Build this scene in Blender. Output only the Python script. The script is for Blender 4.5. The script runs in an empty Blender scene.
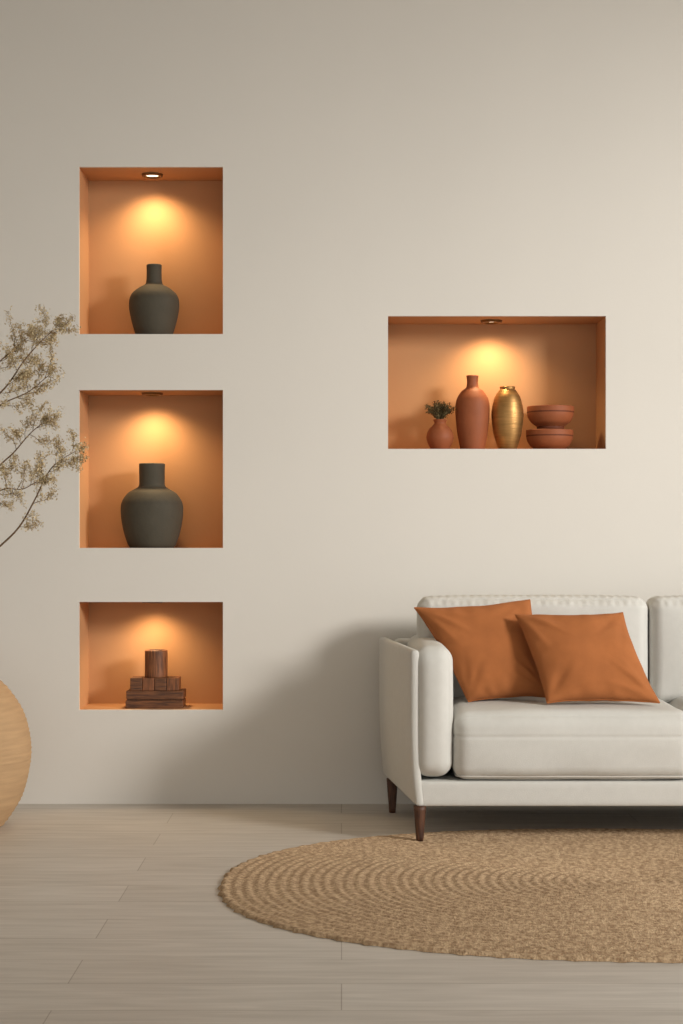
import bpy, bmesh, math, random
from mathutils import Vector, Matrix, noise
random.seed(7)
D=bpy.data; C=bpy.context; SC=C.scene
try:
    SC.view_settings.view_transform='Standard'
    SC.view_settings.look='None'
except Exception: pass

def lin(c):
    return tuple(((v/255)/12.92 if v/255<=0.04045 else ((v/255+0.055)/1.055)**2.4) for v in c)+(1.0,)

def mat(name, rgb, rough=0.8, var=0.06, nscale=6.0, bump=0.0, bscale=80.0, metal=0.0, stretch=(1,1,1), detail=4, spec=0.3):
    m=D.materials.new(name); m.use_nodes=True
    nt=m.node_tree; b=nt.nodes['Principled BSDF']
    b.inputs['Roughness'].default_value=rough; b.inputs['Metallic'].default_value=metal
    b.inputs['Specular IOR Level'].default_value=spec
    tc=nt.nodes.new('ShaderNodeTexCoord'); mp=nt.nodes.new('ShaderNodeMapping')
    mp.inputs['Scale'].default_value=stretch
    nt.links.new(tc.outputs['Object'],mp.inputs['Vector'])
    n=nt.nodes.new('ShaderNodeTexNoise'); n.inputs['Scale'].default_value=nscale; n.inputs['Detail'].default_value=detail
    nt.links.new(mp.outputs['Vector'],n.inputs['Vector'])
    r=nt.nodes.new('ShaderNodeValToRGB'); c=lin(rgb)
    r.color_ramp.elements[0].position=0.3; r.color_ramp.elements[1].position=0.7
    r.color_ramp.elements[0].color=tuple(max(0,v*(1-var)) for v in c[:3])+(1,)
    r.color_ramp.elements[1].color=tuple(min(1,v*(1+var)) for v in c[:3])+(1,)
    nt.links.new(n.outputs['Fac'],r.inputs['Fac']); nt.links.new(r.outputs['Color'],b.inputs['Base Color'])
    if bump>0:
        n2=nt.nodes.new('ShaderNodeTexNoise'); n2.inputs['Scale'].default_value=bscale; n2.inputs['Detail'].default_value=3
        nt.links.new(mp.outputs['Vector'],n2.inputs['Vector'])
        bp=nt.nodes.new('ShaderNodeBump'); bp.inputs['Strength'].default_value=bump; bp.inputs['Distance'].default_value=0.004
        nt.links.new(n2.outputs['Fac'],bp.inputs['Height']); nt.links.new(bp.outputs['Normal'],b.inputs['Normal'])
    return m

def wood(name, dark, light, axis='X', scale=9):
    m=D.materials.new(name); m.use_nodes=True; nt=m.node_tree; b=nt.nodes['Principled BSDF']
    b.inputs['Roughness'].default_value=0.55
    tc=nt.nodes.new('ShaderNodeTexCoord'); mp=nt.nodes.new('ShaderNodeMapping')
    mp.inputs['Scale'].default_value={'X':(1.5,14,14),'Z':(14,14,1.5)}[axis]
    n=nt.nodes.new('ShaderNodeTexNoise'); n.inputs['Scale'].default_value=scale; n.inputs['Detail'].default_value=6
    r=nt.nodes.new('ShaderNodeValToRGB')
    r.color_ramp.elements[0].position=0.35; r.color_ramp.elements[1].position=0.65
    r.color_ramp.elements[0].color=lin(dark); r.color_ramp.elements[1].color=lin(light)
    L=nt.links; L.new(tc.outputs['Object'],mp.inputs['Vector']); L.new(mp.outputs['Vector'],n.inputs['Vector'])
    L.new(n.outputs['Fac'],r.inputs['Fac']); L.new(r.outputs['Color'],b.inputs['Base Color'])
    return m

M_wall=mat('plaster',(218,214,207),0.9,0.012,1.5,0.10,30)
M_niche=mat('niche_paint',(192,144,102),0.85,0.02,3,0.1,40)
M_ceil=mat('ceiling_paint',(170,158,136),0.9,0.01,2)
M_fab=mat('sofa_fabric',(204,203,198),0.95,0.02,30,0.35,420)
M_pipe=mat('sofa_piping',(190,187,180),0.95,0.02,30)
M_pil=mat('rust_fabric',(164,100,56),0.92,0.07,14,0.35,380)
M_olive=mat('olive_ceramic',(76,71,60),0.75,0.08,12,0.25,60)
M_terra=mat('terracotta',(146,82,50),0.6,0.08,14,0.2,70)
M_terra2=mat('terracotta_rim',(100,52,32),0.7,0.05,14)
M_gold=mat('brushed_gold',(176,134,82),0.42,0.18,9,0.3,20,metal=0.8,stretch=(1,1,12))
M_leg=wood('walnut',(58,34,22),(92,58,38),'Z')
M_block=wood('dark_wood',(68,40,24),(124,78,46),'X')
M_block2=wood('wood_upright',(86,50,28),(142,88,52),'Z')
M_tan=mat('woven_tan',(190,156,118),0.85,0.10,5,0.3,60,stretch=(1,1,10))
M_branch=mat('branch_bark',(104,82,60),0.9,0.15,30)
M_bloom=mat('dried_bloom',(204,186,150),0.9,0.2,30)
M_herb=mat('dried_herb',(96,84,56),0.9,0.3,40)
M_metal=mat('downlight_ring',(120,84,50),0.4,0.02,5,metal=0.6)
M_in=mat('vase_interior',(40,34,28),0.9,0.02,5)

def newobj(name, bm, mats, smooth=True, loc=(0,0,0), parent=None):
    me=D.meshes.new(name); bm.normal_update(); bm.to_mesh(me); bm.free()
    for m in (mats if isinstance(mats,(list,tuple)) else [mats]): me.materials.append(m)
    if smooth:
        for p in me.polygons: p.use_smooth=True
    o=D.objects.new(name,me); SC.collection.objects.link(o); o.location=loc
    if parent: o.parent=parent
    return o
def empty(name,loc=(0,0,0)):
    o=D.objects.new(name,None); SC.collection.objects.link(o); o.location=loc; o.empty_display_size=0.1
    return o

def gridbox(lo,hi,r,n=(24,12,12),fn=None):
    """rounded box with dense grid; fn(p,u)->p displaces; u in [-1,1]^3"""
    bm=bmesh.new(); lo=Vector(lo);hi=Vector(hi); c=(lo+hi)/2; h=(hi-lo)/2
    cache={}
    def uu(i,k): return math.sin(math.pi/2*(2*i/k-1)) if k<60 else (2*i/k-1)*0.3+0.7*math.sin(math.pi/2*(2*i/k-1))
    def V(i,j,k):
        key=(i,j,k)
        if key in cache: return cache[key]
        u=Vector((uu(i,n[0]),uu(j,n[1]),uu(k,n[2])))
        p=Vector((u.x*h.x,u.y*h.y,u.z*h.z))
        q=Vector([max(-(h[a]-r),min(h[a]-r,p[a])) for a in range(3)])
        d=p-q
        if d.length>1e-9: p=q+d.normalized()*r*(max(abs(d.x),abs(d.y),abs(d.z))/r)
        p=p+c
        if fn: p=fn(p,u)
        cache[key]=bm.verts.new(p); return cache[key]
    for a in range(3):
        b_,c_=(a+1)%3,(a+2)%3
        for side in (0,n[a]):
            for i in range(n[b_]):
                for j in range(n[c_]):
                    q=[]
                    for (di,dj) in ((0,0),(1,0),(1,1),(0,1)):
                        k=[0,0,0];k[a]=side;k[b_]=i+di;k[c_]=j+dj; q.append(V(*k))
                    if side==0: q.reverse()
                    bm.faces.new(q)
    return bm

def tube(bm, pts, radii, seg=8, closed=False):
    pts=[Vector(p) for p in pts]; n=len(pts); rings=[]
    if not isinstance(radii,(list,tuple)): radii=[radii]*n
    for i,p in enumerate(pts):
        if closed: t=(pts[(i+1)%n]-pts[i-1])
        else: t=pts[min(i+1,n-1)]-pts[max(i-1,0)]
        if t.length<1e-9: t=Vector((0,0,1))
        t.normalize(); a=Vector((0,1,0)) if abs(t.y)<0.9 else Vector((1,0,0))
        s=t.cross(a).normalized(); w=t.cross(s).normalized()
        rings.append([bm.verts.new(p+(s*math.cos(2*math.pi*k/seg)+w*math.sin(2*math.pi*k/seg))*radii[i]) for k in range(seg)])
    for i in range(n if closed else n-1):
        A=rings[i];B=rings[(i+1)%n]
        for k in range(seg): bm.faces.new((A[k],A[(k+1)%seg],B[(k+1)%seg],B[k]))
    if not closed:
        bm.faces.new(rings[0][::-1]); bm.faces.new(rings[-1])

def catmull(pts,sub=8):
    P=[Vector(p) for p in pts]; P=[P[0]*2-P[1]]+P+[P[-1]*2-P[-2]]; out=[]
    for i in range(1,len(P)-2):
        for s in range(sub):
            t=s/sub;a,b,c,d=P[i-1],P[i],P[i+1],P[i+2]
            out.append(0.5*((2*b)+(c-a)*t+(2*a-5*b+4*c-d)*t*t+(3*b-a-3*c+d)*t**3))
    out.append(P[-2]); return out

def lathe(name,prof,loc,mats,seg=96,sub=8,rib=0,ribf=0,wall=0.006,depth=0.7,sharp=(),matfn=None,parent=None):
    """prof: outer (r,z) list bottom->top; builds foot, outer wall, lip, inner wall."""
    pr=[(p.x,p.y) for p in [Vector((max(q.x,0.0),q.y)) for q in catmull([Vector((r,z)) for r,z in prof],sub)]]
    if rib:
        pr=[(r+rib*math.sin(z*ribf),z) for r,z in pr]
    H=pr[-1][1]
    inner=[(max(r-wall,0.004),z) for r,z in pr if z>H*(1-depth)][::-1]
    full=[(0.0,pr[0][1]),(pr[0][0]*0.9,pr[0][1])]+pr+[(pr[-1][0]-wall*0.5,H+wall*0.35)]+inner+[(0.0,inner[-1][1])]
    bm=bmesh.new(); rings=[]
    for r,z in full:
        if r<=1e-6: rings.append([bm.verts.new((0,0,z))])
        else: rings.append([bm.verts.new((r*math.cos(2*math.pi*k/seg),r*math.sin(2*math.pi*k/seg),z)) for k in range(seg)])
    nout=2+len(pr)
    for i in range(len(rings)-1):
        A,B=rings[i],rings[i+1]
        mi=0 if i<nout+1 else 1
        if matfn and i<nout: mi=matfn(full[i][1])
        for k in range(seg):
            k2=(k+1)%seg
            if len(A)==1: f=bm.faces.new((A[0],B[k2],B[k]))
            elif len(B)==1: f=bm.faces.new((A[k],A[k2],B[0]))
            else: f=bm.faces.new((A[k],A[k2],B[k2],B[k]))
            f.material_index=mi
    bmesh.ops.recalc_face_normals(bm,faces=bm.faces)
    return newobj(name,bm,mats,True,loc,parent)

# ---------------------------------------------------------------- room shell
ND=0.31
NICHES=[(-1.253,-0.566,2.243,3.041),(-1.253,-0.566,1.222,1.976),(-1.253,-0.566,0.449,0.964),(0.222,1.262,1.695,2.329)]
XL,XR,ZC,YF=-3.4,5.0,4.15,-9.5
xs=sorted({XL,XR}|{v for n in NICHES for v in n[:2]}); zs=sorted({0,ZC}|{v for n in NICHES for v in n[2:]})
bm=bmesh.new()
def inn(x,z): return any(a<x<b and c<z<d for a,b,c,d in NICHES)
def quad(bm,pts,mi=0):
    f=bm.faces.new([bm.verts.new(p) for p in pts]); f.material_index=mi
for i in range(len(xs)-1):
    for j in range(len(zs)-1):
        if inn((xs[i]+xs[i+1])/2,(zs[j]+zs[j+1])/2): continue
        x0,x1,z0,z1=xs[i],xs[i+1],zs[j],zs[j+1]
        quad(bm,[(x0,0,z0),(x1,0,z0),(x1,0,z1),(x0,0,z1)])
for a,b,c,d in NICHES:
    for y0,y1,mi in ((0,0.02,0),(0.02,ND,1)):
        quad(bm,[(a,y0,c),(a,y0,d),(a,y1,d),(a,y1,c)],mi)
        quad(bm,[(b,y0,c),(b,y1,c),(b,y1,d),(b,y0,d)],mi)
        quad(bm,[(a,y0,c),(a,y1,c),(b,y1,c),(b,y0,c)],mi)
        quad(bm,[(a,y0,d),(b,y0,d),(b,y1,d),(a,y1,d)],mi)
    quad(bm,[(a,ND,c),(b,ND,c),(b,ND,d),(a,ND,d)],1)
T=0.42
quad(bm,[(XL,T,0),(XL,T,ZC),(XR,T,ZC),(XR,T,0)])
quad(bm,[(XL,0,ZC),(XR,0,ZC),(XR,T,ZC),(XL,T,ZC)]); quad(bm,[(XL,0,0),(XL,T,0),(XR,T,0),(XR,0,0)])
quad(bm,[(XL,0,0),(XL,0,ZC),(XL,T,ZC),(XL,T,0)]); quad(bm,[(XR,0,0),(XR,T,0),(XR,T,ZC),(XR,0,ZC)])
bmesh.ops.remove_doubles(bm,verts=bm.verts,dist=1e-5)
newobj('wall_back',bm,[M_wall,M_niche],False)

def box(name,lo,hi,m,parent=None,bevel=0):
    bm=bmesh.new(); bmesh.ops.create_cube(bm,size=1)
    for v in bm.verts: v.co=Vector([lo[a]+(v.co[a]+0.5)*(hi[a]-lo[a]) for a in range(3)])
    if bevel: bmesh.ops.bevel(bm,geom=bm.edges[:],offset=bevel,segments=2,affect='EDGES',profile=0.5)
    return newobj(name,bm,m,False,(0,0,0),parent)
box('ceiling',(XL-0.1,YF,ZC),(XR,T,ZC+0.1),M_ceil)
box('wall_left',(XL-0.12,YF,0),(XL,T,ZC),M_wall)

# floor planks
m=D.materials.new('oak_planks'); m.use_nodes=True; nt=m.node_tree; b=nt.nodes['Principled BSDF']; b.inputs['Roughness'].default_value=0.5
L=nt.links; tc=nt.nodes.new('ShaderNodeTexCoord')
br=nt.nodes.new('ShaderNodeTexBrick'); br.offset=0.37; br.inputs['Scale'].default_value=1; br.inputs['Brick Width'].default_value=2.1; br.inputs['Row Height'].default_value=0.27
br.inputs['Mortar Size'].default_value=0.002; br.inputs['Mortar Smooth'].default_value=0.3
br.inputs['Color1'].default_value=lin((204,198,190)); br.inputs['Color2'].default_value=lin((195,188,179)); br.inputs['Mortar'].default_value=lin((164,155,144))
mp=nt.nodes.new('ShaderNodeMapping'); mp.inputs['Scale'].default_value=(1.2,12,1)
n=nt.nodes.new('ShaderNodeTexNoise'); n.inputs['Scale'].default_value=2.2; n.inputs['Detail'].default_value=8; n.inputs['Distortion'].default_value=0.6
mx=nt.nodes.new('ShaderNodeMixRGB'); mx.blend_type='MULTIPLY'; mx.inputs['Fac'].default_value=1
rr=nt.nodes.new('ShaderNodeValToRGB'); rr.color_ramp.elements[0].position=0.3; rr.color_ramp.elements[0].color=(0.82,0.81,0.80,1); rr.color_ramp.elements[1].position=0.7; rr.color_ramp.elements[1].color=(1.04,1.04,1.04,1)
L.new(tc.outputs['Object'],br.inputs['Vector']); L.new(tc.outputs['Object'],mp.inputs['Vector']); L.new(mp.outputs['Vector'],n.inputs['Vector'])
L.new(n.outputs['Fac'],rr.inputs['Fac']); L.new(br.outputs['Color'],mx.inputs['Color1']); L.new(rr.outputs['Color'],mx.inputs['Color2']); L.new(mx.outputs['Color'],b.inputs['Base Color'])
bp=nt.nodes.new('ShaderNodeBump'); bp.inputs['Strength'].default_value=0.2; bp.inputs['Distance'].default_value=0.002
L.new(br.outputs['Fac'],bp.inputs['Height']); bp.invert=True; L.new(bp.outputs['Normal'],b.inputs['Normal'])
box('floor',(XL-0.1,YF,-0.1),(XR,T,0),m)

# ---------------------------------------------------------------- rug
m=D.materials.new('jute'); m.use_nodes=True; nt=m.node_tree; b=nt.nodes['Principled BSDF']; b.inputs['Roughness'].default_value=0.95
L=nt.links; tc=nt.nodes.new('ShaderNodeTexCoord'); n=nt.nodes.new('ShaderNodeTexNoise'); n.inputs['Scale'].default_value=60; n.inputs['Detail'].default_value=5
r=nt.nodes.new('ShaderNodeValToRGB'); r.color_ramp.elements[0].position=0.35; r.color_ramp.elements[0].color=lin((150,122,92)); r.color_ramp.elements[1].position=0.65; r.color_ramp.elements[1].color=lin((202,174,140))
L.new(tc.outputs['Object'],n.inputs['Vector']); L.new(n.outputs['Fac'],r.inputs['Fac']); L.new(r.outputs['Color'],b.inputs['Base Color'])
v=nt.nodes.new('ShaderNodeTexVoronoi'); v.inputs['Scale'].default_value=150; bp=nt.nodes.new('ShaderNodeBump'); bp.inputs['Strength'].default_value=0.6; bp.inputs['Distance'].default_value=0.005
L.new(tc.outputs['Object'],v.inputs['Vector']); L.new(v.outputs['Distance'],bp.inputs['Height']); L.new(bp.outputs['Normal'],b.inputs['Normal'])
bm=bmesh.new(); RA,RB,NA=1.52,1.13,300; rings=[]
nr=230
for i in range(1,nr+1):
    t=i/nr; ring=[]
    for k in range(NA):
        a=2*math.pi*k/NA
        ed=1+(0.004*math.sin(k*1.7)+0.004*math.sin(k*2.9+1))*(t>0.98)
        z=0.012+0.0022*math.sin(t*RB/0.030*2*math.pi)
        if i==nr: z=0.001
        ca,sa=math.cos(a),math.sin(a)
        ring.append(bm.verts.new((RA*t*ed*math.copysign(abs(ca)**0.88,ca),RB*t*ed*math.copysign(abs(sa)**0.88,sa),z)))
    rings.append(ring)
cv=bm.verts.new((0,0,0.013))
for k in range(NA): bm.faces.new((cv,rings[0][k],rings[0][(k+1)%NA]))
for i in range(nr-1):
    for k in range(NA): bm.faces.new((rings[i][k],rings[i+1][k],rings[i+1][(k+1)%NA],rings[i][(k+1)%NA]))
newobj('jute_rug',bm,m,True,(1.08,-1.88,0.0))

# ---------------------------------------------------------------- sofa
sofa=empty('sofa',(1.52,-0.6,0))
def sp(o):
    o.parent=sofa; o.matrix_parent_inverse=Matrix.Translation(-Vector(sofa.location)); return o
XA,XB=0.286,2.72
def splay_l(p,u):
    p=p.copy(); p.x-=0.112*(p.y+1.07)/0.95; return p
def splay_r(p,u):
    p=p.copy(); p.x+=0.112*(p.y+1.07)/0.95; return p
def shell_fn(side):
    def f(p,u):
        p=splay_l(p,u) if side<0 else splay_r(p,u)
        k=max(0,(0.50-p.z)/0.35); p.x+= -side*0.022*k*k
        return p
    return f
sp(newobj('arm_shell_left',gridbox((XA,-1.07,0.156),(XA+0.038,-0.12,0.805),0.016,(6,20,40),shell_fn(-1)),M_fab))
sp(newobj('arm_shell_right',gridbox((XB-0.038,-1.07,0.156),(XB,-0.12,0.805),0.016,(6,20,40),shell_fn(1)),M_fab))
def padfn(sgn):
    def f(p,u):
        p=p.copy(); w=(1-u.y**2)*(1-u.z**2)
        p.x+=u.x*0.012*w; p.y-=0.010*(1-u.x**2)*(1-u.z**4)*(u.y<0)*abs(u.y)
        return p
    return f
sp(newobj('arm_pad_left',gridbox((XA+0.014,-1.085,0.275),(0.462,-0.14,0.822),0.066,(20,24,40),padfn(1)),M_fab))
sp(newobj('arm_pad_right',gridbox((XB-0.167,-1.085,0.275),(XB-0.014,-0.14,0.822),0.066,(20,24,40),padfn(1)),M_fab))
sp(newobj('base_rail',gridbox((XA+0.024,-1.065,0.156),(XB-0.024,-0.16,0.262),0.014,(40,20,8)),M_fab))
sp(newobj('back_frame',gridbox((0.24,-0.27,0.17),(XB+0.055,-0.12,0.80),0.03,(30,10,20)),M_fab))
def seatfn(p,u):
    p=p.copy()
    w=(1-u.x**4)*(1-u.y**4)
    if u.z>0: p.z+=0.016*w*u.z
    if u.y<0: p.y-=0.018*(1-u.x**6)*(1-u.z**2)*(-u.y)
    p.z+=0.005*noise.noise(Vector((p.x*4,p.y*4,p.z*3)))
    if u.y<0: p.y+=0.008*noise.noise(Vector((p.x*4,p.y*4+3,p.z*7)))
    g=math.exp(-((p.z-0.448)/0.005)**2)
    if u.y<-0.85: p.y+=0.0035*g
    if abs(u.x)>0.9: p.x-=math.copysign(0.003*g,u.x)
    return p
XS=1.462
for i,(a,b2) in enumerate(((0.463,XS),(XS+0.004,XB-0.168))):
    sp(newobj('seat_cushion_%d'%(i+1),gridbox((a,-1.085,0.262),(b2,-0.34,0.548),0.062,(48,36,64),seatfn),M_fab))
    bm=bmesh.new()
    def arc(z,ya,inset):
        pts=[]
        x0,x1,y0,y1=a+inset,b2-inset,ya,-0.36; rr=0.05
        for cx,cy,s in ((x1-rr,y1-rr,0),(x0+rr,y1-rr,1),(x0+rr,y0+rr,2),(x1-rr,y0+rr,3)):
            for q in range(7):
                t=(s+q/6)*math.pi/2; pts.append((cx+rr*math.cos(t),cy+rr*math.sin(t),z))
        return pts
    tube(bm,arc(0.281,-1.070,0.014),0.0045,8,True)
    sp(newobj('seat_piping_%d'%(i+1),bm,M_pipe))
def backfn(p,u):
    p=p.copy()
    w=(1-u.x**4)*(1-u.z**4)
    if u.y<0: p.y-=0.038*w*(-u.y)
    g=math.exp(-((p.z-0.976)/0.013)**2)
    if u.y<0: p.y+=(0.004+0.0026*math.sin(p.x*170)+0.002*math.sin(p.x*71+1))*g
    p.z+=0.008*(1-u.x**4)*max(u.z,0)+0.0010*math.sin(p.x*170)*(u.z>0.9)
    p.y+=0.008*noise.noise(Vector((p.x*5,1,p.z*5)))
    return p
for i,(a,b2) in enumerate(((0.345,1.385),(1.391,2.56))):
    sp(newobj('back_cushion_%d'%(i+1),gridbox((a,-0.47,0.52),(b2,-0.25,1.000),0.055,(320,20,60),backfn),M_fab))
def leg(name,x,y,z0):
    bm=bmesh.new(); seg=24; H=0.158; rings=[]
    for i in range(9):
        t=i/8; r=0.015+0.012*t
        rings.append([bm.verts.new((x+r*math.cos(2*math.pi*k/seg),y+r*math.sin(2*math.pi*k/seg),z0+(H-z0)*t)) for k in range(seg)])
    for i in range(8):
        for k in range(seg): bm.faces.new((rings[i][k],rings[i][(k+1)%seg],rings[i+1][(k+1)%seg],rings[i+1][k]))
    bm.faces.new(rings[0][::-1]); bm.faces.new(rings[-1])
    sp(newobj(name,bm,M_leg))
leg('leg_1',0.325,-1.045,0.012); leg('leg_2',0.235,-0.25,0); leg('leg_3',XB-0.05,-1.02,0.0); leg('leg_4',XB+0.03,-0.245,0)

# ---------------------------------------------------------------- throw pillows
def pillow(name,TL,TR,BR,BL,T,seed):
    TL,TR,BR,BL=map(Vector,(TL,TR,BR,BL)); c=(TL+TR+BR+BL)/4
    nrm=(TR-TL+BR-BL).cross(TL-BL+TR-BR).normalized()
    if nrm.y>0: nrm=-nrm
    N=80; bm=bmesh.new(); sheets=[]
    def fold(u,v,x0,y0,ang,ln,wd):
        dx,dy=u-x0,v-y0; a=dx*math.cos(ang)+dy*math.sin(ang); b=-dx*math.sin(ang)+dy*math.cos(ang)
        return math.exp(-(a/ln)**2-(b/wd)**2)
    for side in (1,-1):
        S=[]
        for i in range(N+1):
            row=[]
            for j in range(N+1):
                u=2*i/N-1; v=2*j/N-1
                u=math.sin(u*math.pi/2); v=math.sin(v*math.pi/2)
                ew=0.014*noise.noise(Vector((u*2.5+seed,v*2.5,9)))
                uu=u*(1-0.062*(1-v*v)+ew); vv=v*(1-0.062*(1-u*u)+ew)
                s=(uu+1)/2; t=(vv+1)/2
                p=(BL*(1-s)+BR*s)*(1-t)+(TL*(1-s)+TR*s)*t
                prof=max(0,(1-u*u)*(1-v*v))**0.42
                wr=noise.noise(Vector((u*1.3+seed,v*1.3,side*3.0)))*0.014*prof
                for q in range(4):
                    cu,cvv=((-1,-1),(1,-1),(-1,1),(1,1))[q]
                    base=math.atan2(-cvv,-cu)
                    for r_ in (-0.38,0.02,0.36):
                        an=base+r_+0.12*math.sin(seed*5+q*3+r_*7)
                        amp=0.010 if r_==0.02 else 0.006
                        wr+=amp*fold(u,v,cu+0.55*math.cos(an),cvv+0.55*math.sin(an),an,0.34,0.075)*(1 if (q+int(r_*10))%3 else -0.7)
                cr=0
                for cu,cvv in ((0,-1),(-1,0),(1,0),(0,1)):
                    w=(u if cu==0 else v); e=abs((v-cvv) if cu==0 else (u-cu))
                    cr+=0.0028*math.sin(w*15+seed+3*noise.noise(Vector((w*2,seed,cu))))*math.exp(-(e/0.22)**2)
                h=side*(T*prof)+(wr+cr)*min(1,prof*2.2)*side
                row.append(None if (side==-1 and (i in (0,N) or j in (0,N))) else p+nrm*h-c)
            S.append(row)
        sheets.append(S)
    A=[[bm.verts.new(p) for p in row] for row in sheets[0]]
    B=[[A[i][j] if sheets[1][i][j] is None else bm.verts.new(sheets[1][i][j]) for j in range(N+1)] for i in range(N+1)]
    for i in range(N):
        for j in range(N):
            bm.faces.new((A[i][j],A[i+1][j],A[i+1][j+1],A[i][j+1]))
            bm.faces.new((B[i][j],B[i][j+1],B[i+1][j+1],B[i+1][j]))
    loop=[A[i][0].co.copy() for i in range(N)]+[A[N][j].co.copy() for j in range(N)]+[A[N-i][N].co.copy() for i in range(N)]+[A[0][N-j].co.copy() for j in range(N)]
    tube(bm,loop,0.003,6,True)
    bmesh.ops.recalc_face_normals(bm,faces=bm.faces)
    return newobj(name,bm,M_pil,True,c)
pillow('throw_pillow',(0.325,-0.62,0.960),(0.835,-0.58,0.996),(0.905,-0.74,0.578),(0.550,-0.75,0.560),0.085,1.3)
pillow('throw_pillow',(0.752,-0.73,0.938),(1.222,-0.71,0.943),(1.345,-0.90,0.572),(0.870,-0.92,0.572),0.088,4.1)

# ---------------------------------------------------------------- niche contents
OL=[M_olive,M_in]; TE=[M_terra,M_in]
lathe('olive_vase',[(0.080,0),(0.092,0.02),(0.112,0.09),(0.122,0.155),(0.112,0.205),(0.078,0.238),(0.046,0.256),(0.038,0.275),(0.0365,0.31),(0.037,0.352)],(-0.91,0.14,2.243),OL,sub=8)
lathe('olive_vase',[(0.105,0),(0.118,0.02),(0.14,0.09),(0.151,0.165),(0.147,0.22),(0.118,0.265),(0.080,0.288),(0.064,0.302),(0.062,0.34),(0.063,0.408)],(-0.922,0.155,1.222),OL,sub=8)
stack=empty('wooden_block_stack',(-0.90,0.13,0.449))
def sk(o): o.parent=stack; o.matrix_parent_inverse=Matrix.Translation(-Vector(stack.location)); return o
cx=-0.902
sk(box('slab_bottom',(cx-0.138,0.07,0.449),(cx+0.138,0.22,0.487),M_block,None,0.003))
sk(box('slab_gap',(cx-0.131,0.077,0.487),(cx+0.131,0.213,0.492),M_leg,None,0.001))
sk(box('slab_upper',(cx-0.135,0.072,0.492),(cx+0.140,0.218,0.533),M_block,None,0.003))
for i in range(4):
    w=0.236/4; sk(box('block_%d'%(i+1),(cx-0.118+i*w+0.001,0.08,0.533),(cx-0.118+(i+1)*w-0.001,0.2,0.595),M_block2 if i%2 else M_block,None,0.003))
sk(lathe('wood_cylinder',[(0.052,0.0),(0.055,0.003),(0.055,0.06),(0.055,0.125),(0.053,0.129)],(cx+0.002,0.14,0.595),[M_block2,M_leg],sub=3,depth=0.15,wall=0.008))
zR=1.695
pot=empty('potted_dried_herb',(0.478,0.13,zR))
def pk(o): o.parent=pot; o.matrix_parent_inverse=Matrix.Translation(-Vector(pot.location)); return o
pk(lathe('pot',[(0.034,0),(0.046,0.008),(0.062,0.04),(0.066,0.068),(0.055,0.1),(0.034,0.122),(0.028,0.132),(0.034,0.148)],(0.478,0.13,zR),TE,sub=6,depth=0.3))
bm=bmesh.new()
for s in range(110):
    a=random.uniform(0,2*math.pi); sp_=random.uniform(0.01,0.082); hh=random.uniform(0.02,0.07)*(1-sp_*5)+0.024
    p0=Vector((0.478,0.13,zR+0.13)); p2=p0+Vector((sp_*math.cos(a),sp_*math.sin(a),hh+0.02)); p1=(p0+p2)/2+Vector((0,0,0.012))
    pts=catmull([p0,p1,p2],4); tube(bm,pts,0.0011,4)
    for q in range(16):
        c=pts[random.randint(3,len(pts)-1)]+Vector([random.uniform(-.009,.009) for _ in range(3)])
        d=Vector([random.uniform(-1,1) for _ in range(3)]).normalized()*random.uniform(.004,.008); e=d.cross(Vector((random.random(),random.random(),1))).normalized()*0.0026
        bm.faces.new([bm.verts.new(c-d),bm.verts.new(c+e),bm.verts.new(c+d),bm.verts.new(c-e)])
pk(newobj('herb_sprigs',bm,M_herb,False))
lathe('terracotta_vase',[(0.052,0),(0.060,0.012),(0.076,0.10),(0.083,0.19),(0.078,0.245),(0.055,0.285),(0.033,0.303),(0.028,0.318),(0.027,0.338),(0.030,0.362)],(0.636,0.14,zR),TE)
lathe('gold_vase',[(0.040,0),(0.046,0.01),(0.066,0.075),(0.077,0.15),(0.076,0.2),(0.063,0.255),(0.044,0.287),(0.036,0.297),(0.038,0.307)],(0.805,0.13,zR),[M_gold,M_in],sub=16,rib=0.0004,ribf=800)
bowlp=[(0.066,0),(0.074,0.006),(0.094,0.022),(0.108,0.045),(0.1135,0.070),(0.1145,0.097)]
lathe('terracotta_bowl',bowlp,(1.012,0.15,zR),[M_terra,M_terra,M_terra2],depth=0.8,matfn=lambda z:2 if 0.066<z<0.073 else 0)
lathe('terracotta_bowl',bowlp,(1.016,0.15,zR+0.115),[M_terra,M_terra,M_terra2],depth=0.8,matfn=lambda z:2 if 0.066<z<0.073 else 0)
sf=lathe('bowl_foot_ring',[(0.060,0),(0.0655,0.004),(0.066,0.0175)],(0,0,0),[M_terra2,M_terra2],sub=3,depth=0.2)
sf.parent=D.objects['terracotta_bowl.001']; sf.location=(0,0,-0.0165)

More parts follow.
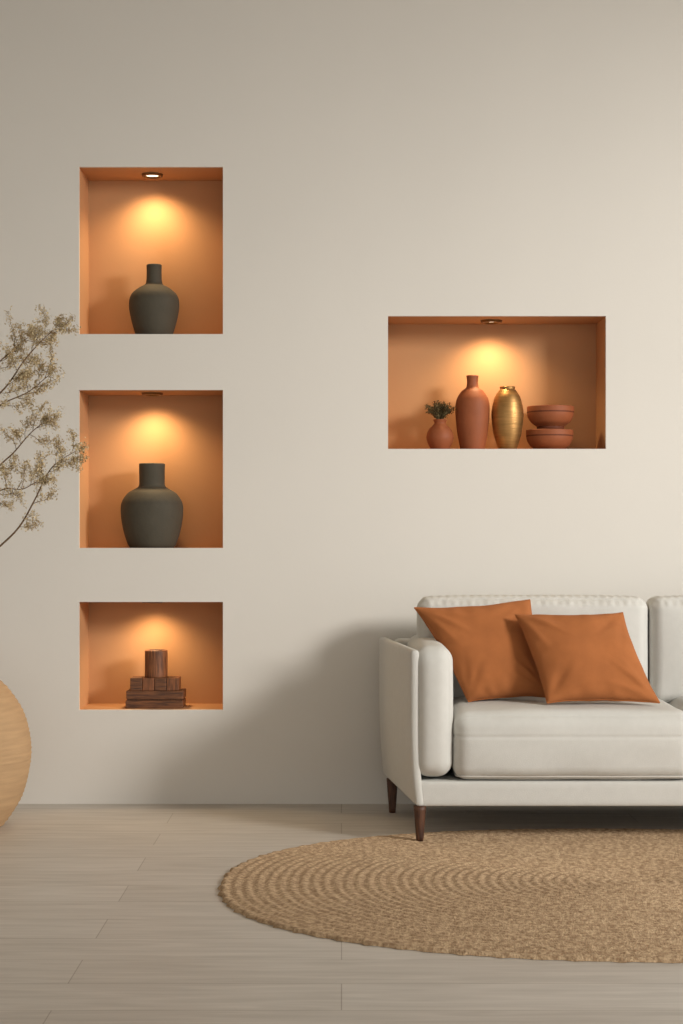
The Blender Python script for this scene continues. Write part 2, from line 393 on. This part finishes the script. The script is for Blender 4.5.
# ---------------------------------------------------------------- recessed downlights
em=D.materials.new('lamp_glass'); em.use_nodes=True; bb=em.node_tree.nodes['Principled BSDF']
bb.inputs['Base Color'].default_value=(1,.85,.6,1); bb.inputs['Emission Color'].default_value=(1,.82,.55,1); bb.inputs['Emission Strength'].default_value=4
PW=[17.0,14.5,9.5,14.5]
for i,(a,b2,c,d) in enumerate(NICHES):
    x=(a+b2)/2-0.012
    e=empty('recessed_downlight',(x,0.165,d))
    bm=bmesh.new(); prof=[(0.036,-0.001),(0.038,-0.012),(0.050,-0.010),(0.053,0.0)]
    rings=[[bm.verts.new((r*math.cos(2*math.pi*k/48),r*math.sin(2*math.pi*k/48),z)) for k in range(48)] for r,z in prof]
    for q in range(3):
        for k in range(48): bm.faces.new((rings[q][k],rings[q][(k+1)%48],rings[q+1][(k+1)%48],rings[q+1][k]))
    newobj('trim_ring',bm,M_metal,True,(0,0,0),e)
    bm=bmesh.new(); bmesh.ops.create_circle(bm,cap_ends=True,segments=40,radius=0.037)
    for v_ in bm.verts: v_.co.z=-0.003
    newobj('lamp_lens',bm,em,False,(0,0,0),e)
    l=D.lights.new('lamp','SPOT'); l.energy=PW[i]; l.color=(1,0.72,0.40); l.spot_size=math.radians(138); l.spot_blend=1.0; l.shadow_soft_size=0.034
    lo=D.objects.new('lamp',l); SC.collection.objects.link(lo); lo.parent=e; lo.location=(0,0.0,-0.022); lo.rotation_euler=(math.radians(6),0,0)

# ---------------------------------------------------------------- floor vase with dried branches
VX,VY=-1.672,-0.62
lathe('floor_vase',[(0.165,0),(0.190,0.015),(0.262,0.13),(0.297,0.27),(0.298,0.38),(0.268,0.50),(0.205,0.60),(0.145,0.66),(0.118,0.70),(0.122,0.735),(0.132,0.75)],(VX,VY,0),[M_tan,M_in],sub=14,rib=0.0022,ribf=300,wall=0.012,depth=0.5)
def W(px,py,dy=0.0):
    s=1676/(8+VY)  # photo measurements converted to metres at the vase's depth
    return Vector(((px-341.5)/s, VY+dy, 1.26-(py-540)/s))
mains=[
 [W(-40,735),W(-38,655),W(-44,600,.02),W(-22,565,.0),W(0,547,-.02),W(20,527,-.02),W(36,500,-.03),W(50,472,-.03),W(62,460,-.02),W(76,451,0)],
 [W(-42,735),W(-41,655),W(-56,580,.03),W(-36,520,.05),W(-8,472,.05),W(12,452,.04),W(28,434,.03),W(40,424,.02)],
 [W(-44,735),W(-43,655),W(-72,540,.0),W(-50,460,-.05),W(-14,412,-.07),W(10,388,-.08),W(28,362,-.08),W(44,344,-.08),W(58,330,-.07)],
 [W(-45,735),W(-43,655),W(-78,520,.05),W(-62,430,.1),W(-34,388,.1),W(-8,362,.1),W(10,346,.1),W(22,336,.1)],
 [W(-40,735),W(-39,655),W(-60,590,-.04),W(-40,540,-.08),W(-14,505,-.1),W(8,490,-.1),W(26,490,-.1),W(40,483,-.1)],
 [W(-45,735),W(-43,655),W(-76,530,.02),W(-52,450,.0),W(-22,418,.0),W(6,402,.0),W(28,392,.0),W(48,376,.0)],
 [W(-46,735),W(-45,655),W(-90,560,.0),W(-120,470,.0),W(-150,400,.05),W(-165,350,.05)],
 [W(-46,735),W(-45,655),W(-70,560,-.05),W(-100,500,-.1),W(-140,470,-.15),W(-180,450,-.15)],
]
bm=bmesh.new(); lf=bmesh.new()
def leafcl(c,n,spread):
    for _ in range(n):
        p=c+Vector([random.gauss(0,spread) for _ in range(3)])
        d=Vector([random.uniform(-1,1) for _ in range(3)]).normalized()*random.uniform(.004,.0085)
        e=d.cross(Vector((random.random(),random.random(),1))).normalized()*random.uniform(.002,.0042)
        lf.faces.new([lf.verts.new(p-d),lf.verts.new(p+e),lf.verts.new(p+d),lf.verts.new(p-e)])
def twig(p,dirv,length,rad,lvl):
    pts=[p]; d=dirv.normalized(); n=5
    for i in range(n):
        d=(d+Vector([random.uniform(-.35,.35),random.uniform(-.3,.3),random.uniform(-.2,.35)])).normalized()
        pts.append(pts[-1]+d*length/n)
        if lvl>0 and i>=1 and random.random()<0.8:
            twig(pts[-1],(d+Vector([random.uniform(-1,1),random.uniform(-.7,.7),random.uniform(-.6,.9)])),length*random.uniform(.4,.6),rad*.6,lvl-1)
        leafcl(pts[-1],7 if lvl else 9,.009)
    tube(bm,pts,[rad*(1-.12*i) for i in range(n+1)],5)
for mi,pts in enumerate(mains):
    c=catmull(pts,7); n=len(c)
    tube(bm,c,[0.0055*(1-i/n)+0.0014 for i in range(n)],7)
    for i in range(int(n*0.56),n,2):
        t=(c[min(i+1,n-1)]-c[i-1]).normalized()
        if random.random()<0.85:
            s=t.cross(Vector((0,1,0)))*random.choice((-1,1))
            twig(c[i],t*0.6+s*random.uniform(.5,1.1)+Vector((0,random.uniform(-.4,.4),.2)),random.uniform(.06,.11),0.0015,1)
    twig(c[-1],c[-1]-c[-3],.04,.0013,1)
br_=empty('dried_blossom_branches',(VX,VY,0.7))
for nm,b_,mm in (('branches',bm,M_branch),('blossoms',lf,M_bloom)):
    o=newobj(nm,b_,mm,False); o.parent=br_; o.matrix_parent_inverse=Matrix.Translation(-Vector(br_.location))

# ---------------------------------------------------------------- light
w=D.worlds.new('daylight'); SC.world=w; w.use_nodes=True
bg=w.node_tree.nodes['Background']; bg.inputs['Color'].default_value=(1,0.98,0.945,1); bg.inputs['Strength'].default_value=1.13
l=D.lights.new('window_daylight','AREA'); l.energy=82; l.color=(1,0.965,0.905); l.size=1.7; l.spread=math.radians(64)
lo=D.objects.new('window_daylight',l); SC.collection.objects.link(lo)
lo.location=(7.0,-6.25,4.0); lo.rotation_euler=(Vector((0.2,0,0.9))-Vector(lo.location)).to_track_quat('-Z','Y').to_euler()

cam=D.cameras.new('camera'); co=D.objects.new('camera',cam); SC.collection.objects.link(co)
co.location=(0,-8,1.26); co.rotation_euler=(math.pi/2,0,0); cam.lens=1676/1024*36; cam.sensor_width=36; cam.shift_y=28/1024
SC.camera=co
